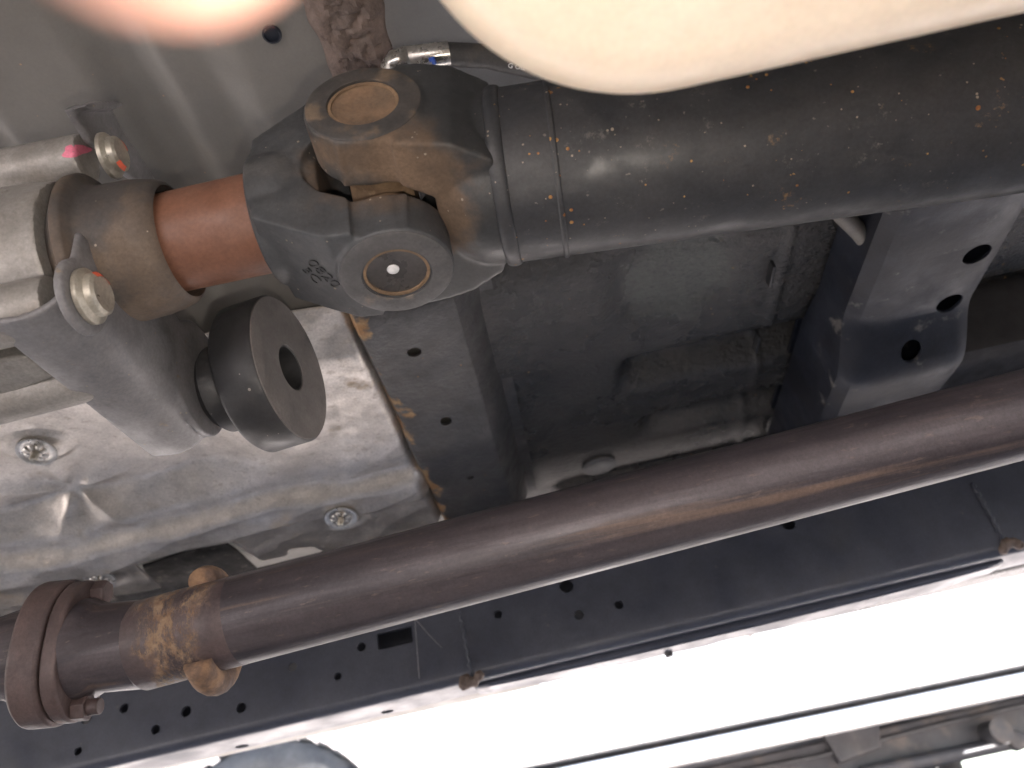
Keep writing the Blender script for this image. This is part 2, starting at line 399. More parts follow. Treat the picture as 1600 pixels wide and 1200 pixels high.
def rear_floor(u, v, y0=.44, y1=1.18):
    x = -.055 + 2.4*u; y = y0 + (y1-y0)*v
    h = prof(y) + .005
    t = lump(y, .668, .006, .030)*sstep(.10, .135, x)*(1-sstep(.95, 1.0, x))
    t2 = lump(y, .785, .006, .026)*sstep(.12, .16, x)*(1-sstep(.95, 1.0, x))
    t3 = lump(y, .53, .03, .03)*sstep(.085, .12, x)*(1-sstep(.195, .225, x))
    h += .030*t + .022*t2 + .010*t3
    h -= .003*lump(x, .262, .0012, .004)*sstep(.42, .5, y)
    h -= .016*lump(y, .905, .018, .012)*sstep(.0, .05, x)
    return (x, y, h)
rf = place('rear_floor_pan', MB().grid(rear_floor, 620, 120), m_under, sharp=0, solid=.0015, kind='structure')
place('tunnel_panel', MB().grid(lambda u, v: rear_floor(u, v, -.62, .44), 400, 110), m_tunnel, sharp=0, solid=.0015, kind='structure')
# rubber plug in the floor
pc = onH(936, 727, .4275)
plug = MB().lathe([(0, .021), (.002, .021), (.0032, .0185), (.0036, .0165), (.0028, .0150), (.0026, .001)], pc, (0, 0, -1), 40)
place('drain_plug', plug, m_plug, rf)
# notched seam clips on the panel joint
for (px, py) in ((1183, 537), (1205, 430)):
    c = onH(px, py, .424)
    place('seam_notch', MB().box((c.x-.0012, c.y-.014, c.z-.003), (c.x+.0012, c.y+.014, c.z+.006)), m_lug, rf, bevel=.0006)
# pale pinch flange edge behind the exhaust
def pinch(u, v):
    x = .06 + .36*u; d = math.sin(u*math.pi)
    return (x, .93+.012*v, .416 - .03*v*d - .004*math.sin(u*21)*v)
place('pinch_flange', MB().grid(pinch, 40, 3), m_paint, rf, solid=.0012)
# sealed seam over the tunnel
from mathutils import noise as mn
def seam(u, v):
    y = .12 + .36*v; a = (u-.5); p = Vector((a*.044, y, 0))
    b = .0045*mn.noise(p*130) + .0025*mn.noise(p*320)
    edge = (1-(2*a)**4)
    return (-.052 + a*.044 + .005*mn.noise(Vector((0, y*40, 3)))*2*a, y, prof(y) - .013 - .005*edge + b*edge)
place('seam_sealer', MB().grid(seam, 24, 160), m_seal, rf, solid=.002)
# round hole with plug in the tunnel roof
hc = onH(425, 53, .488)
place('tunnel_plug', MB().lathe([(0, .0062), (.0012, .0062), (.0018, .005), (.0004, .0044), (.0003, .0005)], hc, (0, 0, -1), 28), m_cross2, rf)

# black plate added to look like a dark floor opening, showing in the cut-out of the heat shield
platep = [onH(px, py, .4225) for px, py in ((150, 955), (160, 925), (232, 905), (222, 885), (330, 848), (352, 848), (372, 862), (402, 890), (560, 850), (575, 880), (420, 960))]
fpo = bpy.data.objects['floor_pan']
place('dark_opening_plate', MB().prism(platep, (0, 0, .004)), m_dark_plate, fpo, bevel=.001)
# ------------------------------------------------------------------ cross member in the middle
def hat(y, x0, x1, h, wall, lip):
    return [(x0-lip, y, h+wall), (x0-.004, y, h+wall), (x0, y, h+.006), (x0+.003, y, h+.0015), (x0+.009, y, h), (x1-.009, y, h),
            (x1-.003, y, h+.002), (x1+.002, y, h+.008), (x1+.018, y, h+wall), (x1+.030, y, h+wall)]
def sweep_hat(fn, y0, y1, n):
    mb = MB(); k = len(fn(y0))
    vs = []
    for i in range(n+1): vs += fn(y0 + (y1-y0)*i/n)
    fs = [[i*k+j, i*k+j+1, (i+1)*k+j+1, (i+1)*k+j] for i in range(n) for j in range(k-1)]
    return mb.add(vs, fs)
def cm_prof(y):
    h = .398 + .075*(1-sstep(.34, .47, y)) - .010*sstep(.60, .66, y)
    return hat(y, -.112, -.028, h, .036, .008)
cmo = Vector((-.07, .62, .39))
cm = thing('cross_member', 'black cross member with rusty edge between heat shield and ribbed floor', 'cross member', cmo)
me = sweep_hat(cm_prof, .365, .87, 70).mesh()
def thick(t):
    def setup(ob):
        q = ob.modifiers.new('t', 'SOLIDIFY'); q.thickness = t; q.offset = 0
    return setup
me = evaluated(me, thick(.0025))
cut_mb = MB()
for px, py, rx in ((648, 557, .0062), (697, 660, .0056), (734, 739, .0035), (700, 556, .0)):
    if rx == 0: continue
    for h in (.388, .392):
        pass
    c = onH(px, py, .3925)
    cut_mb.cyl((c.x, c.y, .36), (c.x, c.y, .45), rx, 24)
me = cut(me, cut_mb)
place('beam', me, m_cross, cm, sharp=30)

# ------------------------------------------------------------------ cross member on the right
c2 = thing('cross_member', 'blue black stepped cross member with three oval holes behind the driveshaft', 'cross member', (.36, .65, .35))
def c2a(y):
    k = sstep(.575, .640, y); h = .372 - .030*k; d = -.006*k; e = -.018*sstep(.60, .80, y)
    return [(.302+d, y, .425), (.308+d, y, h+.014), (.317+d, y, h+.004), (.330+d, y, h), (.406+e, y, h-.001), (.417+e, y, h+.003), (.421+e, y, h+.012), (.424+e, y, .420)]
mA = evaluated(sweep_hat(c2a, .18, .875, 90).mesh(), thick(.003))
cutA = MB()
for px, py, r, h in ((1525, 395, .0115, .3715), (1482, 471, .0115, .3715), (1432, 563, .0098, .342)):
    c = onH(px, py, h); cutA.cyl((c.x, c.y, h-.03), (c.x, c.y, h+.03), r, 32)
place('beam', cut(mA, cutA), m_cross2, c2, sharp=30)
place('cover_plate', MB().box((.295, .2, .432), (.42, .86, .436)), m_cross2, c2)

# brake pipe crossing behind it
bp = MB().tube([onH(1290, 310, .40), onH(1345, 365, .40), onH(1400, 440, .402), onH(1450, 515, .40), onH(1495, 562, .395), onH(1530, 608, .39)], .0072, 16)
tag(place('brake_pipe', bp, m_pipe), 'thin grey pipe passing slantwise behind the stepped cross member', 'pipe')
# black box added in place of the shadowed wall right of it
mb = MB().box((.43, .672, .372), (.95, .86, .45))
tag(place('shade_box', cast(mb, .006, 4), m_shade_box), 'black box shape standing in for shade at the right edge behind the exhaust', 'shade box')

# ------------------------------------------------------------------ driveshaft
SD = (Vector((.279, .273, .28)) - Vector((.023, .278, .312))).normalized()
ds = thing('driveshaft', 'thick black driveshaft tube with dusty universal joint and red brown sleeve', 'driveshaft', J)
TR = .0452
tb = MB().lathe([(.062, TR-.0006), (.30, TR), (1.35, TR)], J, SD, 128)
place('tube', tb, m_tube, ds)
wp = [( .0635+.004*math.cos(a), TR-.0006+.0018*math.sin(a)) for a in [math.pi*k/8 for k in range(9)]]
place('weld_bead', MB().lathe(wp[::-1], J, SD, 96), m_tube, ds, sharp=0)
sm = MB().lathe([(.0895, TR), (.0903, TR+.0006), (.0917, TR+.0006), (.0925, TR)], J, SD, 96)
place('seam_ring', sm, m_tube, ds)

def local(O, ea, eb):
    ec = ea.cross(eb)
    return lambda a, b, c: O + ea*a + eb*b + ec*c
def yoke_mesh(O, ea, eb, base, r_base, wid, L=.0572):
    P = local(O, ea, eb); ec = ea.cross(eb)
    mb = MB()
    out = [(-.012, L-.0015), (.010, L-.0015), (.027, L-.0035), (.041, r_base*.60+.024), (base-.003, r_base*.86)]
    inn = [(base, -.001), (.037, -.001), (.035, .010), (.028, .021), (.015, .0295), (-.014, .0320)]
    for s in (1, -1):
        pts = [(a, b*s) for a, b in out] + [(a, b*s) for a, b in inn]
        for wv, k in ((wid, 0), (wid*1.12, 1)):
            q = pts if k == 0 else [(max(a, .014), b) for a, b in pts]
            mb.prism([P(a, b, -wv) for a, b in q], ec*(2*wv))
        mb.cyl(P(0, .0315*s, 0), P(0, L*s, 0), .0288, 64)
    mb.lathe([(.030, r_base*.74), (.040, r_base*.90), (.048, r_base*.985), (.053, r_base), (base, r_base)], O, ea, 96)
    return mb
# slip yoke (left): arms up and down
EX = Vector((-1, 0, 0)); EZ = Vector((0, 0, -1))
mb = yoke_mesh(J, EX, EZ, .0650, .0345, .0272)
me = cast(mb, .0009, 16)
cm_ = MB().cyl(J+Vector((0, 0, .09)), J-Vector((0, 0, .09)), .0165, 64)
me = cut(me, cm_)
sy = place('slip_yoke', me, m_yoke, ds, sharp=30)
# tube yoke (right): arms towards and away from the camera
EY = Vector((.06, -1, .01)).normalized()
mb = yoke_mesh(J, SD, EY, .0625, .0436, .0280)
me = cast(mb, .0009, 22)
me = cut(me, MB().cyl(J-EY*.09, J+EY*.09, .0172, 64))
ty = place('tube_yoke', me, m_yoke2, ds, sharp=30)
# cross
mb = MB().cyl(J-EZ*.044, J+EZ*.044, .0115, 32).cyl(J-EY*.044, J+EY*.044, .0115, 32)
mb.lathe([(-.016, .017), (-.010, .0205), (.010, .0205), (.016, .017)], J, (1, 0, 0), 32)
mb.cyl(J-EZ*.026, J+EZ*.026, .0165, 32).cyl(J-EY*.026, J+EY*.026, .0165, 32)
place('joint_cross', cast(mb, .0012, 4), m_dust, ds)
for ax, mt in ((EZ, m_cup), (-EZ, m_cup), (EY, m_cupdust), (-EY, m_cupdust)):
    rr = .0163 if mt is m_cup else .0169
    cup = MB().lathe([(.026, rr+.003), (.0335, rr+.003), (.0345, rr), (.0548, rr), (.0556, rr-.0012), (.0552, rr-.004), (.0544, .006), (.0542, .0004)], J, ax, 64)
    c = place('bearing_cup', cup, mt, ds)
    a0 = .0557
    ring = MB().lathe([(a0, rr-.0014), (a0, rr+.0001), (a0+.0011, rr+.0001), (a0+.0011, rr-.0014)], J, ax, 64, closed=True)
    place('snap_ring', ring, m_dust, c)
# machined ear faces
for ax, mt, par in ((EZ, m_earface, sy), (-EZ, m_earface, sy), (EY, m_eardark, ty), (-EY, m_eardark, ty)):
    ef = MB().lathe([(.0560, .0174), (.0579, .0174), (.0579, .0266), (.0573, .0277), (.0560, .0279)], J, ax, 72, closed=True)
    place('ear_face', ef, mt, par)
pd = J + EZ*.0546 + Vector((-.0015, -.001, 0))  # white dot painted in the lower cup as the flash's glint
place('painted_glint', MB().lathe([(0, .0031), (.0006, .0029), (.0010, .0020), (.0011, .0003)], pd, EZ, 24), m_white, [o for o in ds.children if o.name.startswith('bearing_cup')][0])
# dusty washers between the arms (seals)
for ax in (EZ, -EZ, EY, -EY):
    place('seal_ring', MB().lathe([(.0205, .0185), (.0215, .0205), (.0255, .0205), (.0262, .0185)], J, ax, 48), m_dust, ds)
# sleeve and inner yoke collar
place('sleeve', MB().lathe([(-.125, .0262), (-.0628, .0268), (-.060, .0262)], J, (1, 0, 0), 96), m_sleeve, ds)
# number cast into the yoke
def text_mesh(body, size, ext, O, ex, ey, mat, parent, name):
    cu = bpy.data.curves.new('t', 'FONT'); cu.body = body; cu.size = size; cu.extrude = ext; cu.align_x = 'CENTER'; cu.align_y = 'CENTER'
    ob = bpy.data.objects.new('t', cu); COL.objects.link(ob)
    dg = bpy.context.evaluated_depsgraph_get(); me = bpy.data.meshes.new_from_object(ob.evaluated_get(dg)); bpy.data.objects.remove(ob)
    ex = Vector(ex).normalized(); ey = Vector(ey); ey = (ey - ex*ey.dot(ex)).normalized(); ez = ex.cross(ey)
    mm = Matrix.Identity(4)
    for i in range(3): mm[i][0] = ex[i]; mm[i][1] = ey[i]; mm[i][2] = ez[i]; mm[i][3] = O[i]
    me.transform(mm)
    return me
def hit(me_ob_mesh, org, px, py):
    "where the line of sight meets a mesh given in coordinates relative to org"
    from mathutils.bvhtree import BVHTree
    bm = bmesh.new(); bm.from_mesh(me_ob_mesh); bv = BVHTree.FromBMesh(bm); bm.free()
    loc, nor, *_ = bv.ray_cast(-org, ray(px, py).normalized())
    return (None, None) if loc is None else (loc+org, nor)
from mathutils.bvhtree import BVHTree
def wrap(me, target, org, n, lift):
    "lay a flat mesh onto a curved surface, keeping its relief"
    bm = bmesh.new(); bm.from_mesh(target); bv = BVHTree.FromBMesh(bm); bm.free()
    c = sum((v.co for v in me.vertices), Vector())/len(me.vertices)
    for v in me.vertices:
        h = (v.co-c).dot(n); base = v.co - n*h
        loc, nn, *_ = bv.ray_cast(base + n*.03 - org, -n)
        if loc is not None: v.co = loc + org + n*(max(h, 0) + lift)
for body, (px, py), sz in (('0820', (506, 428), .0098), ('5C', (487, 430), .0088)):
    p, n = hit(sy.data, J, px, py)
    if p is None: continue
    n = (n - ray(px, py).normalized()*.8).normalized()
    d = RGT*.45 - UPV*.9
    d = (d - n*d.dot(n)).normalized()
    tm = text_mesh(body, sz, .0005, p, d, n.cross(d), m_text, sy, 'casting_number')
    wrap(tm, sy.data, J, n, .0002)
    place('casting_number', tm, m_text, sy, sharp=0)

# ------------------------------------------------------------------ gearbox tail with dust shield
AX = Vector((0, .277, .3225))
def A(x, y=0, h=0): return Vector((x, .277+y, .3225+h))
gb = thing('gearbox', 'grey cast gearbox tail housing at the left edge with brown dust shield', 'gearbox', A(-.30))
mb = MB().lathe([(-.62, .085), (-.42, .070), (-.30, .052), (-.235, .046), (-.208, .0435)], (0, AX.y, AX.z), (1, 0, 0), 64)
mb.cyl(A(-.60, -.028, .062), A(-.2, -.024, .054), .0150, 32, .0135)
mb.cyl(A(-.60, -.030, -.062), A(-.2, -.025, -.053), .0180, 32, .0145)
mb.cyl(A(-.60, .035, -.06), A(-.2, .03, -.05), .0165, 32, .0145)
mb.prism([A(-.6, -.09, .004), A(-.235, -.047, .002), A(-.235, -.047, -.002), A(-.6, -.09, -.006)], (0, .06, 0))
place('housing', cast(mb, .0016, 4), m_alu, gb, sharp=30)
# sump edge below: a thin slanted lip
p = [onH(-220, 700, .262), onH(-220, 590, .262), onH(40, 558, .262), onH(88, 590, .262)]
place('sump_flange', MB().prism(p, (0, 0, .014)), m_alu, gb, bevel=.002)
sh = [(-.212, .030), (-.2010, .0425), (-.1995, .0445), (-.1960, .0445), (-.1945, .0430), (-.1930, .0385), (-.190, .0370), (-.172, .0362), (-.165, .0350), (-.159, .0335), (-.1565, .0318), (-.1555, .0300), (-.158, .0290), (-.175, .0285)]
place('dust_shield', MB().lathe([(t, r) for t, r in sh], (0, AX.y, AX.z), (1, 0, 0), 96), m_shield, gb, sharp=50)
# pink paint dab on the upper boss
hs = [o for o in gb.children if o.name.startswith('housing')][0]
mb = MB(); vs = []; K = 20
for rr in (1, .66, .33):
    for k in range(K):
        q = 2*math.pi*k/K; rw = rr*(1+.16*math.sin(3*q+1)+.08*math.sin(5*q))
        px = 118 + 21*rw*math.cos(q); py = 236 + 9.5*rw*math.sin(q) - 3.5*rw*math.cos(q)
        p, n = hit(hs.data, parent_origin(gb), px, py)
        vs.append(p + n*.0004)
p, n = hit(hs.data, parent_origin(gb), 118, 236); vs.append(p + n*.0004)
fs = [[i*K+k, i*K+(k+1) % K, (i+1)*K+(k+1) % K, (i+1)*K+k] for i in range(2) for k in range(K)] + [[2*K+k, 2*K+(k+1) % K, 3*K] for k in range(K)]
place('paint_dab', mb.add(vs, fs), m_pink, gb, sharp=0)

# ------------------------------------------------------------------ damper and its bracket
dm = thing('mass_damper', 'round black damper weight on grey pressed bracket bolted under the gearbox tail', 'damper', (-.18, .33, .28))
mb = MB()
# channel along Y: side wall, big rounded lower corner, bottom
hb, xw, rc = .2525, -.186, .022
prof_o = [(xw, hb+.050), (xw, hb+rc)] + [(xw-rc+rc*math.cos(R(-q)), hb+rc+rc*math.sin(R(-q))) for q in range(10, 91, 10)] + [(xw-.028, hb+.0005), (xw-.037, hb+.002)]
prof_i = [(x-.0035 if i < 2 else x-.001, h+(.0036 if i >= 2 else 0)) for i, (x, h) in enumerate(prof_o)]
mb.prism([(x, .240, h) for x, h in prof_o + prof_i[::-1]], (0, .146, .010))
mb.cyl((xw-.0038, .368, .303), (xw-.0002, .368, .303), .037, 48); mb.box((xw-.0038, .30, .285), (xw-.0002, .365, .325))
mb.cyl((xw-.0044, .252, .2705), (xw-.0002, .252, .2705), .0185, 40)
# upper tab with its rounded pocket
tabp = [onX(px, py, -.197) for px, py in ((98, 172), (110, 166), (156, 163), (168, 176), (180, 200), (236, 284), (205, 284), (168, 262), (150, 236), (132, 224))]
mb.prism(tabp, (.004, 0, 0))
lipp = [onX(px, py, -.197) for px, py in ((98, 172), (110, 166), (156, 163), (164, 171), (152, 176), (112, 178))]
mb.prism(lipp, (.012, 0, 0))
me = cast(mb, .0011, 5)
bk = place('bracket', me, m_brk, dm, sharp=40)
# bolts
def bolt(c, r, mark):
    b = MB().lathe([(0, r), (.0022, r), (.0032, r*.9), (.0040, r*.78), (.0070, r*.76), (.0082, r*.64), (.0077, r*.5), (.0074, r*.1)], c, (1, 0, 0), 40)
    o = place('bolt', b, m_bolt, dm)
    pr = MB()
    for a0, a1 in mark:
        n = 7; vs = []
        for k in range(n+1):
            a = R(a0+(a1-a0)*k/n)
            for rad, xx in ((r*.60, .0083), (r*.785, .0064)):
                vs.append(Vector(c) + Vector((xx+.0004, math.cos(a)*rad, math.sin(a)*rad)))
        pr.add(vs, [[2*k, 2*k+1, 2*k+3, 2*k+2] for k in range(n)])
    place('paint_mark', pr, m_mark, o, sharp=0)
bolt((-.189, .2535, .3755), .0125, [(60, 120), (-100, -50)])
bolt((-.1858, .2525, .2705), .0135, [(70, 150)])
# weight
DA = Vector((1, -.16, -.02)).normalized()
DC = Vector((-.1325, .3745, .3005))
RD = .0475
wt = MB().lathe([(-.0290, .012), (-.0290, RD-.006), (-.0270, RD-.002), (-.0245, RD), (-.0012, RD), (0, RD-.001), (0, .0145), (-.0004, .0140), (-.022, .0135), (-.024, .002)], DC, DA, 96)
wo = place('weight', wt, m_rubber, dm, sharp=40)
fc = MB().lathe([(.0001, .0147), (.0006, .0150), (.0006, RD-.0015), (.0001, RD-.0012)], DC, DA, 96, closed=True)
place('face_ring', fc, m_face, wo)
st = MB().cyl(DC-DA*.066, DC-DA*.012, .0085, 28); st.lathe([(-.022, .0105), (-.014, .0105), (-.0135, .0095)], DC, DA, 6)
place('washer', MB().lathe([(-.0235, .0132), (-.0195, .0132), (-.0190, .0125)], DC, DA, 40), m_steel, dm)
place('stud', st, m_lug, dm)
fl_ = MB().lathe([(-.052, .024), (-.047, .028), (-.040, .026), (-.033, .020)], DC, DA, 64)
place('rubber_mount', fl_, m_rubber, dm)

# ------------------------------------------------------------------ heat shield
def pl(tab, y):
    for (a, ha), (b, hb2) in zip(tab, tab[1:]):
        if y <= b: return ha + (hb2-ha)*(y-a)/(b-a)
    return tab[-1][1]
T_A = [(.40, .43), (.50, .401), (.686, .393), (.700, .379), (.738, .377), (.750, .388), (.90, .386)]
T_B = [(.40, .424), (.47, .4165), (.628, .4155), (.668, .394), (.686, .393), (.700, .379), (.738, .377), (.750, .388), (.90, .386)]
CR = onH(112, 782, .401)
def shield(u, v):
    x = -.75 + (.75-.108)*u; y = .45 + .375*v
    k = sstep(-.33, -.22, x)
    yw = y + .006*math.sin(x*17) + .003*math.sin(x*41)
    h = 0
    for dy in (-.004, 0, .004): h += (pl(T_A, yw+dy)*k + pl(T_B, yw+dy)*(1-k))/3
    for wx, wy, wh in WASH:
        d = math.hypot((x-wx)*.8, y-wy); q = 1-sstep(.019, .027, d); h = h*(1-q) + wh*q
    # crumples running out from one dent
    dx, dy = x-CR.x, y-CR.y; d = math.hypot(dx, dy); a = math.atan2(dy, dx)
    h += .0062*(abs(math.sin(a*2.5+.6))-.85)*sstep(.004, .02, d)*(1-sstep(.03, .10, d))
    h += .0020*(abs(math.sin(x*23+y*31+1.5*math.sin(y*17)))-.9)
    h += .0010*math.sin(x*31+y*14)*math.sin(y*27-x*9) + .0004*math.sin(x*90+3*math.sin(y*40))
    h += .016*sstep(-.122, -.108, x)
    if v > .8:
        q = (v-.8)/.2
        y += q*(.006*math.sin(x*26+1) - .085*lump(x, -.392, .052, .012) + .014*lump(x, -.22, .03, .014) - .016*lump(x, -.28, .012, .01))
    return (x, y, h)
WASH = []
for px, py, h in ((533, 803, .391), (158, 900, .391), (60, 699, .413)):
    c = onH(px, py, h); WASH.append((c.x, c.y, h))
hsd = thing('heat_shield', 'crumpled aluminium heat shield with clip washers left of the cross member', 'heat shield', (-.35, .64, .40))
sh_me = MB().grid(shield, 420, 220).mesh()
so_ = place('sheet', sh_me, m_foil, hsd, sharp=0, solid=.0008)
for (px, py) in ((533, 803), (158, 900), (60, 699)):
    p, n = hit(so_.data, parent_origin(hsd), px, py)
    if p is None: continue
    if n.z > 0: n = -n
    n = Vector((0, -.25, -1)).normalized()
    w_ = MB(); ax, e1, e2 = frame(n); o = p + n*.0050
    seg = 48; vs = []; fs = []
    # toothed push-on washer: outer ring and inner teeth
    for k in range(seg):
        a = 2*math.pi*k/seg
        for r_, t in ((.0165, 0), (.0165, .0012), (.0105, .0018)):
            vs.append(o + (e1*math.cos(a)+e2*math.sin(a))*r_ + n*t)
    for k in range(seg):
        k2 = (k+1) % seg
        for j in range(2): fs.append([k*3+j, k2*3+j, k2*3+j+1, k*3+j+1])
    w_.add(vs, fs)
    for k in range(8):
        a = 2*math.pi*k/8
        q = []
        for da, r_, t in ((-.24, .0108, .0018), (.24, .0108, .0018), (.30, .0048, .0030), (-.30, .0048, .0030)):
            q.append(o + (e1*math.cos(a+da)+e2*math.sin(a+da))*r_ + n*t)
        w_.add(q, [[0, 1, 2, 3]])
    wo_ = place('clip_washer', w_, m_washer, hsd, sharp=30, solid=.0006)
    place('stud', MB().lathe([(-.004, .0032), (.010, .0032), (.011, .0025)], o, n, 16), m_bolt, wo_)

# ------------------------------------------------------------------ exhaust
E0 = Vector((-.188, .457, .1800)); E1 = Vector((.308, .447, .1960)); ED = (E1-E0).normalized()
ER = .0272
def EP(px, py=None):
    "point on the pipe axis at a given photograph column"
    best = None
    for k in range(-900, 1600):
        p = E0 + ED*(k*.0006)
        d = p.dot(FWD); x = 800 + p.dot(RGT)/d*FPX
        if best is None or abs(x-px) < best[0]: best = (abs(x-px), k*.0006)
    return best[1]
ex = thing('exhaust_pipe', 'long brown exhaust pipe with bolted flange and rusty weld band', 'exhaust', E0)
tf = EP(105); tw0 = EP(255); tw1 = EP(345)
place('pipe', MB().lathe([(tw1-.002, ER), (1.5, ER)], E0, ED, 96), m_exh, ex)
place('weld_band', MB().lathe([(tw0-.013, ER-.0005), (tw0-.012, ER+.0002), (tw1+.012, ER+.0002), (tw1+.013, ER-.0003)], E0, ED, 96), m_exhrust, ex)
PB = E0 + ED*(tw0-.008)
FO = at(112, 1016, (E0+ED*tf).dot(FWD))
ED2 = (PB-FO).normalized(); LF = (PB-FO).length
place('flared_end', MB().lathe([(.004, ER+.0035), (.013, ER+.0035), (.021, ER-.0006), (LF+.004, ER-.0004)], FO, ED2, 96), m_exh, ex)
place('front_pipe', MB().lathe([(-1.2, ER-.003), (-.045, ER-.003), (-.030, ER+.001), (-.010, ER+.001)], FO, ED2, 96), m_exh, ex)
# two-bolt flange: a long oval plate across the pipe
tilt = Vector((.05, -.10, 1))
upv = (tilt - ED2*tilt.dot(ED2)).normalized(); sdv = ED2.cross(upv)
def oval(t, th, a, b, n=44):
    pts = []
    for k in range(n):
        q = 2*math.pi*k/n
        cx = math.cos(q); sx = math.sin(q)
        pts.append(FO + ED2*t + upv*(a*abs(cx)**.8*(1 if cx > 0 else -1)) + sdv*(b*abs(sx)**1.05*(1 if sx > 0 else -1)))
    return MB().prism(pts, ED2*th)
place('flange', oval(-.020, .0185, .0440, .0320), m_flange, ex, bevel=.0022, sharp=30)
place('flange', oval(-.0005, .0095, .0425, .0310), m_flange, ex, bevel=.002, sharp=30)
for s_ in (1, -1):
    o = FO + upv*(s_*.0345)
    nbm = MB().lathe([(.009, .0080), (.0165, .0080), (.0172, .0070)], o, ED2, 6).cyl(o, o+ED2*(.024 if s_ < 0 else .017), .0048, 20)
    place('nut', nbm, m_flange, ex, bevel=.0006)
# hanger rod wrapped behind the pipe
tl = EP(322)
hp = []
for k in range(25):
    a = R(-128 + 256*k/24)
    hp.append(E0 + ED*(tl+.002) + (Vector((0, 0, 1))*math.sin(a) + Vector((0, 1, 0))*math.cos(a)*.9)*(ER+.0045) + Vector((0, .004, 0)))
place('hanger_rod', MB().tube(hp, .0085, 16), m_rust, ex, sharp=0)

# ------------------------------------------------------------------ frame rail
RY = .86
p0 = onY(740, 1062, RY); p1 = onY(1560, 868, RY)
slope = (p1.z-p0.z)/(p1.x-p0.x)
def rb(x): return p0.z + slope*(x-p0.x)
fr = thing('frame_rail', 'long blue black frame rail pierced by small round holes beneath the exhaust', 'frame rail', (0, RY, rb(0)))
X0, X1, RH, RW = -1.6, 1.7, .155, .072
def rail_ring(x):
    b = rb(x); r = .011; pts = []
    for cy, cz, a0 in ((RY+r, b+r, 180), (RY+RW-r, b+r, 270), (RY+RW-r, b+RH-r, 0), (RY+r, b+RH-r, 90)):
        for k in range(7):
            a = R(a0+15*k); pts.append(Vector((x, cy+math.cos(a)*r, cz+math.sin(a)*r)))
    return pts
mb = MB(); ra = rail_ring(X0); rbb = rail_ring(X1); n = len(ra)
mb.add(ra+rbb, [[i, (i+1) % n, n+(i+1) % n, n+i] for i in range(n)])
me = evaluated(mb.mesh(), lambda ob: [setattr(ob.modifiers.new('t', 'SOLIDIFY'), 'thickness', .003)] and None)
ct = MB(); HOLES = [(778, 960, 6.5), (885, 915, 11), (967, 945, 6.5), (565, 1011, 6.5), (528, 1057, 5.5), (377, 1106, 7), (291, 1112, 7), (194, 1107, 6),
         (243, 1140, 6), (122, 1174, 5), (1232, 818, 10), (1385, 800, 0), (905, 961, 7.5), (457, 1042, 6.5), (135, 1123, 7)]
for px, py, r in HOLES:
    if r == 0: continue
    c = onY(px, py, RY); ct.cyl((c.x, RY-.012, c.z), (c.x, RY+.012, c.z), r/FPX*c.length*.98, 20)
for px, py, r in ((905, 964, 7.5), (457, 1045, 6.5), (135, 1126, 7)):
    c = onY(px, py, RY+RW); ct.cyl((c.x, RY+RW-.012, c.z), (c.x, RY+RW+.012, c.z), .0075, 20)
c = onY(617, 997, RY)
ct.box((c.x-.020, RY-.012, c.z-.009), (c.x+.020, RY+.012, c.z+.009))
for px, py in ((378, 1166), (605, 1112), (1383, 992)):
    c = onH(px, py, rb(onY(px, py, RY+.03).x)); ct.cyl((c.x, c.y, c.z-.02), (c.x, c.y, c.z+.02), .0075, 20)
me = cut(me, ct)
place('rail', me, m_rail, fr, sharp=35)
# lower stiffener strip under the rail's right half
xa = onY(738, 1075, RY).x; xb = onY(1575, 860, RY).x
def strip(u, v):
    x = xa + (xb-xa)*u; k = math.sin(math.pi*u)**.5
    w_ = .004*math.sin(u*34)*math.sin(u*9)
    ring = [(.020, .001), (.020, -.002-.003*k), (.023, -.003-.005*k), (.058, -.002-.005*k+w_*.4), (.060, -.001-.003*k), (.060, .001)]
    y, z = ring[int(round(v*5))]
    return (x, RY+y, rb(x)+z)
place('stiffener', MB().grid(strip, 90, 5), m_rail, fr, sharp=30, solid=.002)
# weld seams across the web
for px0, py0, px1, py1, wd in ((719, 955, 738, 1062, .0035), (1519, 755, 1572, 850, .005)):
    a = onY(px0, py0, RY-.0006); b = onY(px1, py1, RY-.0006)
    pts = [a.lerp(b, k/24) + Vector((.0012*math.sin(k*1.9), 0, 0)) for k in range(25)]
    place('weld_seam', MB().tube(pts, [wd*.45*(1+.25*math.sin(k*2.7)) for k in range(25)], 10), m_rail, fr, sharp=0)
for px, py in ((737, 1066), (1575, 853)):
    c = onY(px, py, RY)
    bm_ = MB()
    for k in range(7):
        o = c + Vector((random.uniform(-.010, .010), random.uniform(-.004, .006), random.uniform(-.008, .006)))
        bm_.lathe([(-.006, .001), (-.003, .0055), (.003, .0055), (.006, .001)], o, (random.uniform(-1, 1), .3, random.uniform(-1, 1)), 12)
    place('weld_blob', cast(bm_, .0012, 3), m_seal, fr, sharp=0)
pg = onY(1040, 1010, RY+.05)
place('peg', MB().cyl(pg, pg+Vector((.0015, 0, -.012)), .0055, 16, .0045), m_lug, fr)
# cobweb threads stretched over the rail
wb = MB()
a = onY(648, 966, RY-.03)
for q in ((655, 1060, RY-.002), (612, 972, RY-.002), (690, 1012, RY-.002)):
    b = onY(*q); wb.tube([a, a.lerp(b, .5)+Vector((0, 0, -.001)), b], .00022, 5)
tag(place('cobweb', wb, m_web, sharp=0), 'few fine cobweb threads between the exhaust and the frame rail', 'cobweb')

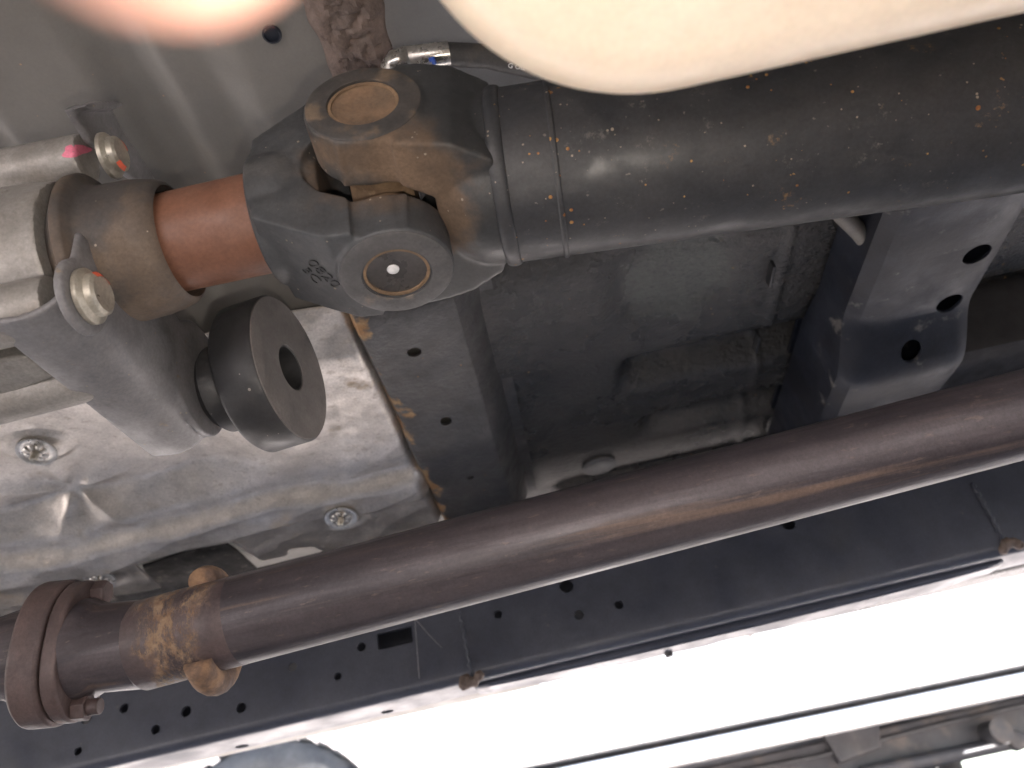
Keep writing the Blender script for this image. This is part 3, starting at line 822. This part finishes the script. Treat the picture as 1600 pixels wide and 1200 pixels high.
# ------------------------------------------------------------------ hose above the joint
ho = thing('hose', 'black hose with bright crimped steel end above the universal joint', 'hose', onH(700, 90, .455))
hz = .455
place('crimp_sleeve', MB().tube([onH(620, 99, hz), onH(640, 92, hz), onH(702, 84, hz)], [.0062, .0078, .0078], 28), m_steel, ho)
place('end_fitting', MB().tube([onH(640, 91, hz), onH(618, 97, hz), onH(611, 106, hz+.004), onH(612, 118, hz+.012), onH(616, 126, hz+.022)], [.0079, .0076, .0068, .0055, .0048], 24), m_steel, ho, sharp=0)
rubber = place('rubber', MB().tube([onH(695, 85, hz), onH(760, 88, hz), onH(830, 104, hz-.004), onH(900, 122, hz-.008), onH(1000, 128, hz-.01)], .0076, 28), m_hose, ho)
bd = MB().tube([onH(671, 94, hz-.0081), onH(676, 92, hz-.0083), onH(679, 99, hz-.0079)], .0016, 8)
place('paint_mark', bd, m_blue, ho)
p, n = hit(rubber.data, parent_origin(ho), 782, 100); q, n2 = hit(rubber.data, parent_origin(ho), 816, 105)
if p and q:
    d = (q-p).normalized()
    place('print', text_mesh('G OIL', .0046, .0002, p.lerp(q, .75)+n*.0006, d, n.cross(d), m_white, ho, 'print'), m_white, ho, sharp=0)
clip = MB().tube([onH(612, 128, .44), onH(640, 108, .435), onH(655, 120, .43), onH(652, 140, .43)], .0022, 10)
clip.lathe([(-.004, .001), (-.002, .004), (.002, .004), (.004, .001)], onH(638, 128, .432), (0, -1, -1), 14)
tag(place('wire_clip', clip, m_steel, sharp=0), 'small bright bent wire clip behind the top bearing cup', 'clip')

# ------------------------------------------------------------------ cream fuel tank overhead
def tank_outline(off):
    pts = []
    cx, cy, r = .068, .078, .0725
    for k in range(25):
        a = R(90 + 90*k/24); pts.append((cx+math.cos(a)*(r-off), cy+math.sin(a)*(r-off)))
    y0 = -.36; r2 = .06
    for k in range(13):
        a = R(180 + 90*k/12); pts.append((cx-r+r2+math.cos(a)*(r2-off), y0+r2+math.sin(a)*(r2-off)))
    x1 = .95
    for k in range(13):
        a = R(270 + 90*k/12); pts.append((x1-r2+math.cos(a)*(r2-off), y0+r2+math.sin(a)*(r2-off)))
    for k in range(13):
        a = R(0 + 90*k/12); pts.append((x1-r+math.cos(a)*(r-off), cy+math.sin(a)*(r-off)))
    return pts
mb = MB(); fil = .024; rings = []
for k in range(11):
    a = R(90*k/10); rings.append((fil*(1-math.sin(a)), .178 + fil*(1-math.cos(a))))
rings.append((0, .30))
for k in range(1, 6):
    a = R(90*k/5); rings.append((fil*(1-math.cos(a)), .30 + fil*math.sin(a)))
vs = []; n = None
for off, h in rings:
    o = tank_outline(off); n = len(o); vs += [(x, y, h) for x, y in o]
fs = [[i*n+j, i*n+(j+1) % n, (i+1)*n+(j+1) % n, (i+1)*n+j] for i in range(len(rings)-1) for j in range(n)]
fs += [list(range(n)), [(len(rings)-1)*n+j for j in range(n)]]
ft = place('fuel_tank', mb.add(vs, fs), m_cream, sharp=40)
tag(ft, 'smooth cream rounded tank close overhead, bright at the top of the picture', 'fuel tank')

# ------------------------------------------------------------------ hand that holds the phone
def cpt(r_, u_, f_): return RGT*r_ + UPV*u_ + FWD*f_       # a point beside the lens, in metres right, up, ahead
def skin(chains, sub=2):
    me = bpy.data.meshes.new('skin'); vs = []; es = []; rs = []
    for ch, root in chains:
        prev = root
        for p, r in ch:
            vs.append(tuple(p)); rs.append(r); i = len(vs)-1
            if prev is not None: es.append((prev, i))
            prev = i
    me.from_pydata(vs, es, [])
    def setup(ob):
        sk = ob.modifiers.new('skin', 'SKIN')
        for i, sv in enumerate(ob.data.skin_vertices[0].data):
            sv.radius = (rs[i], rs[i]); sv.use_root = (i == 0)
        s = ob.modifiers.new('sub', 'SUBSURF'); s.levels = sub; s.render_levels = sub
    ob = bpy.data.objects.new('tmp', me); COL.objects.link(ob)
    ob.modifiers.new('skin', 'SKIN')
    if not me.skin_vertices: me.skin_vertices.new()
    for i, sv in enumerate(me.skin_vertices[0].data):
        sv.radius = (rs[i], rs[i]); sv.use_root = (i == 0)
    s = ob.modifiers.new('sub', 'SUBSURF'); s.levels = sub; s.render_levels = sub
    dg = bpy.context.evaluated_depsgraph_get(); dg.update()
    out = bpy.data.meshes.new_from_object(ob.evaluated_get(dg)); bpy.data.objects.remove(ob)
    return out
tip = cpt(-.0144, .0228, .030)
WR = cpt(-.075, .075, -.075); PL = cpt(-.058, .066, -.040)
hand_mb = MB()
def digit(path, r):
    "finger with rounded tip and slight knuckle swellings"
    pts = []; rad = []
    path = [Vector(p) for p in path]
    dense = []
    for i in range(len(path)-1):
        for k in range(6): dense.append((path[i].lerp(path[i+1], k/6), r[i]+(r[i+1]-r[i])*k/6))
    dense.append((path[-1], r[-1]))
    for _ in range(3):
        q = [dense[0]] + [((dense[i-1][0]+dense[i][0]*2+dense[i+1][0])/4, dense[i][1]) for i in range(1, len(dense)-1)] + [dense[-1]]
        dense = q
    d = (dense[-1][0]-dense[-2][0]).normalized(); R_ = dense[-1][1]
    for a in (25, 45, 62, 76, 86): dense.append((dense[-1][0]*0 + path[-1] + d*(R_*math.sin(R(a))), R_*math.cos(R(a))))
    hand_mb.tube([p for p, _ in dense], [x for _, x in dense], 24)
kn = [cpt(-.040, .060, -.010), cpt(-.060, .066, -.014), cpt(-.079, .066, -.020), cpt(-.096, .060, -.028)]
digit([kn[0], cpt(-.033, .062, .014), cpt(-.0215, .042, .031), tip], [.0105, .0095, .0090, .0082])
digit([kn[1], cpt(-.062, .070, .030), cpt(-.066, .056, .052), cpt(-.068, .034, .056)], [.0108, .0098, .0090, .0080])
digit([kn[2], cpt(-.086, .068, .020), cpt(-.092, .052, .042), cpt(-.094, .032, .046)], [.0105, .0094, .0086, .0076])
digit([kn[3], cpt(-.105, .056, .004), cpt(-.112, .040, .022), cpt(-.113, .024, .026)], [.0092, .0083, .0076, .0068])
digit([cpt(-.050, .060, -.060), cpt(-.022, .050, -.050), cpt(-.002, .034, -.040), cpt(.004, .014, -.036)], [.0150, .0125, .0112, .0095])
for k in range(4):
    hand_mb.tube([kn[k], PL + (kn[k]-PL)*.35, WR + (kn[k]-WR)*.12], [.0115, .0165, .019], 20)
digit_wr = [WR + (PL-WR)*.2, WR, WR + cpt(-.045, .0, -.11), WR + cpt(-.10, -.02, -.24)]
hand_mb.tube(digit_wr, [.024, .0235, .030, .040], 28)
hb_ = cast(hand_mb, .0016, 5)
pr = thing('person', 'blurred fingertip of a bare hand reaching in at the top left', 'person', WR)
place('hand', hb_, m_skin, pr, sharp=0)

# ------------------------------------------------------------------ parked truck next door
NY = 3.0
nb = thing('parked_truck', 'overexposed white truck parked alongside, seen beyond the frame rail', 'truck', (0, NY, -.16))
YAW = R(6)
def NB(x, d, h): return Vector((x*math.cos(YAW) - d*math.sin(YAW), NY + x*math.sin(YAW) + d*math.cos(YAW), h))
wc = (-1.17, .26); RA = .50
arch = [(wc[0]+RA*math.cos(R(a)), wc[1]+RA*math.sin(R(a))) for a in range(176, 3, -6)]
low = .415
out = [(-3.2, low), (wc[0]-RA, low)] + [p for p in arch if p[1] > low] + [(wc[0]+RA*.98, low), (3.4, low), (3.4, 1.05), (-3.2, 1.05)]
place('body_side', MB().prism([NB(x, 0, h) for x, h in out], NB(0, .10, 0)-NB(0, 0, 0)), m_white_body, nb, bevel=.008, sharp=30)
place('body_core', MB().prism([NB(x, .10, h) for x, h in ((-3.1, .80), (3.3, .80), (3.3, 1.0), (-3.1, 1.0))], NB(0, 1.6, 0)-NB(0, 0, 0)), m_white_body, nb)
place('sill_strip', MB().prism([NB(x, .012, h) for x, h in ((-.62, .325), (3.4, .325), (3.4, .388), (-.62, .388))], NB(0, .09, 0)-NB(0, 0, 0)), m_white_body, nb, bevel=.01)
place('floor', MB().prism([NB(x, .11, h) for x, h in ((-3.0, .40), (3.3, .40), (3.3, .44), (-3.0, .44))], NB(0, 1.5, 0)-NB(0, 0, 0)), m_chas, nb)
place('chassis_rail', MB().prism([NB(x, .40, h) for x, h in ((-3.0, .22), (.6, .19), (3.3, .235), (3.3, .37), (.6, .34), (-3.0, .36))], NB(0, .08, 0)-NB(0, 0, 0)), m_chas, nb, bevel=.012)
place('chassis_rail', MB().prism([NB(x, 1.30, h) for x, h in ((-3.0, .22), (3.3, .22), (3.3, .36), (-3.0, .36))], NB(0, .08, 0)-NB(0, 0, 0)), m_chas, nb, bevel=.012)
def wheel(x, d0, h, r=.42, wd=.24, name='wheel'):
    c = NB(x, d0, h); ax = NB(0, 1, 0)-NB(0, 0, 0)
    ty_ = MB().lathe([(0.02, r*.62), (.0, r*.72), (.0, r*.86), (.02, r*.95), (.05, r), (wd-.05, r), (wd-.02, r*.95), (wd, r*.8), (wd-.02, r*.62)], c, ax, 72)
    w_ = place(name, ty_, m_tyre, nb)
    for k in range(36):
        a = 2*math.pi*k/36; _, e1, e2 = frame(ax)
        o = c + (e1*math.cos(a)+e2*math.sin(a))*r
        t = (e2*math.cos(a)-e1*math.sin(a))
        q = [o + ax*(.03) - t*.022, o + ax*(.03) + t*.014, o + ax*(wd-.03) + t*.022, o + ax*(wd-.03) - t*.014]
        place('tread_block', MB().prism(q, (e1*math.cos(a)+e2*math.sin(a))*.009), m_tyre, w_)
    rim = MB().lathe([(.03, r*.63), (.005, r*.63), (.004, r*.60), (.035, r*.52), (.045, r*.2), (.03, r*.12), (.03, .01)], c, ax, 56)
    place('rim', rim, m_wheel, w_)
wheel(wc[0], .03, wc[1])
wheel(1.62, 1.45, .24)
# axle, arm and hanger under it
place('axle', MB().cyl(NB(1.62, .3, .24), NB(1.62, 1.5, .24), .045), m_chas, nb)
place('shock_absorber', MB().cyl(NB(1.05, .36, .20), NB(1.70, .40, .20), .026), m_chas, nb)
place('shock_eye', MB().lathe([(-.03, .036), (.03, .036)], NB(1.70, .38, .20), (0, 1, 0)), m_chas, nb, bevel=.008)
place('hanger_bracket', MB().prism([NB(x, .36, h) for x, h in ((.98, .25), (1.16, .27), (1.20, .38), (.95, .38))], NB(0, .05, 0)-NB(0, 0, 0)), m_chas, nb, bevel=.01)
place('bright_edge_strip', MB().prism([NB(x, .36, h) for x, h in ((.45, .178), (3.3, .222), (3.3, .230), (.45, .186))], NB(0, .05, 0)-NB(0, 0, 0)), m_white_body, nb)  # white strip added for the bright lower edge of the chassis rail
place('brake_line', MB().tube([NB(.3, .39, .30), NB(.9, .385, .29), NB(1.4, .385, .31), NB(2.4, .385, .33)], .008, 10), m_lug, nb)
place('mud_flap', MB().prism([NB(x, .06, h) for x, h in ((-.66, .30), (-.60, .30), (-.60, .72), (-.70, .72))], NB(0, .16, 0)-NB(0, 0, 0)), m_white_body, nb, bevel=.008)
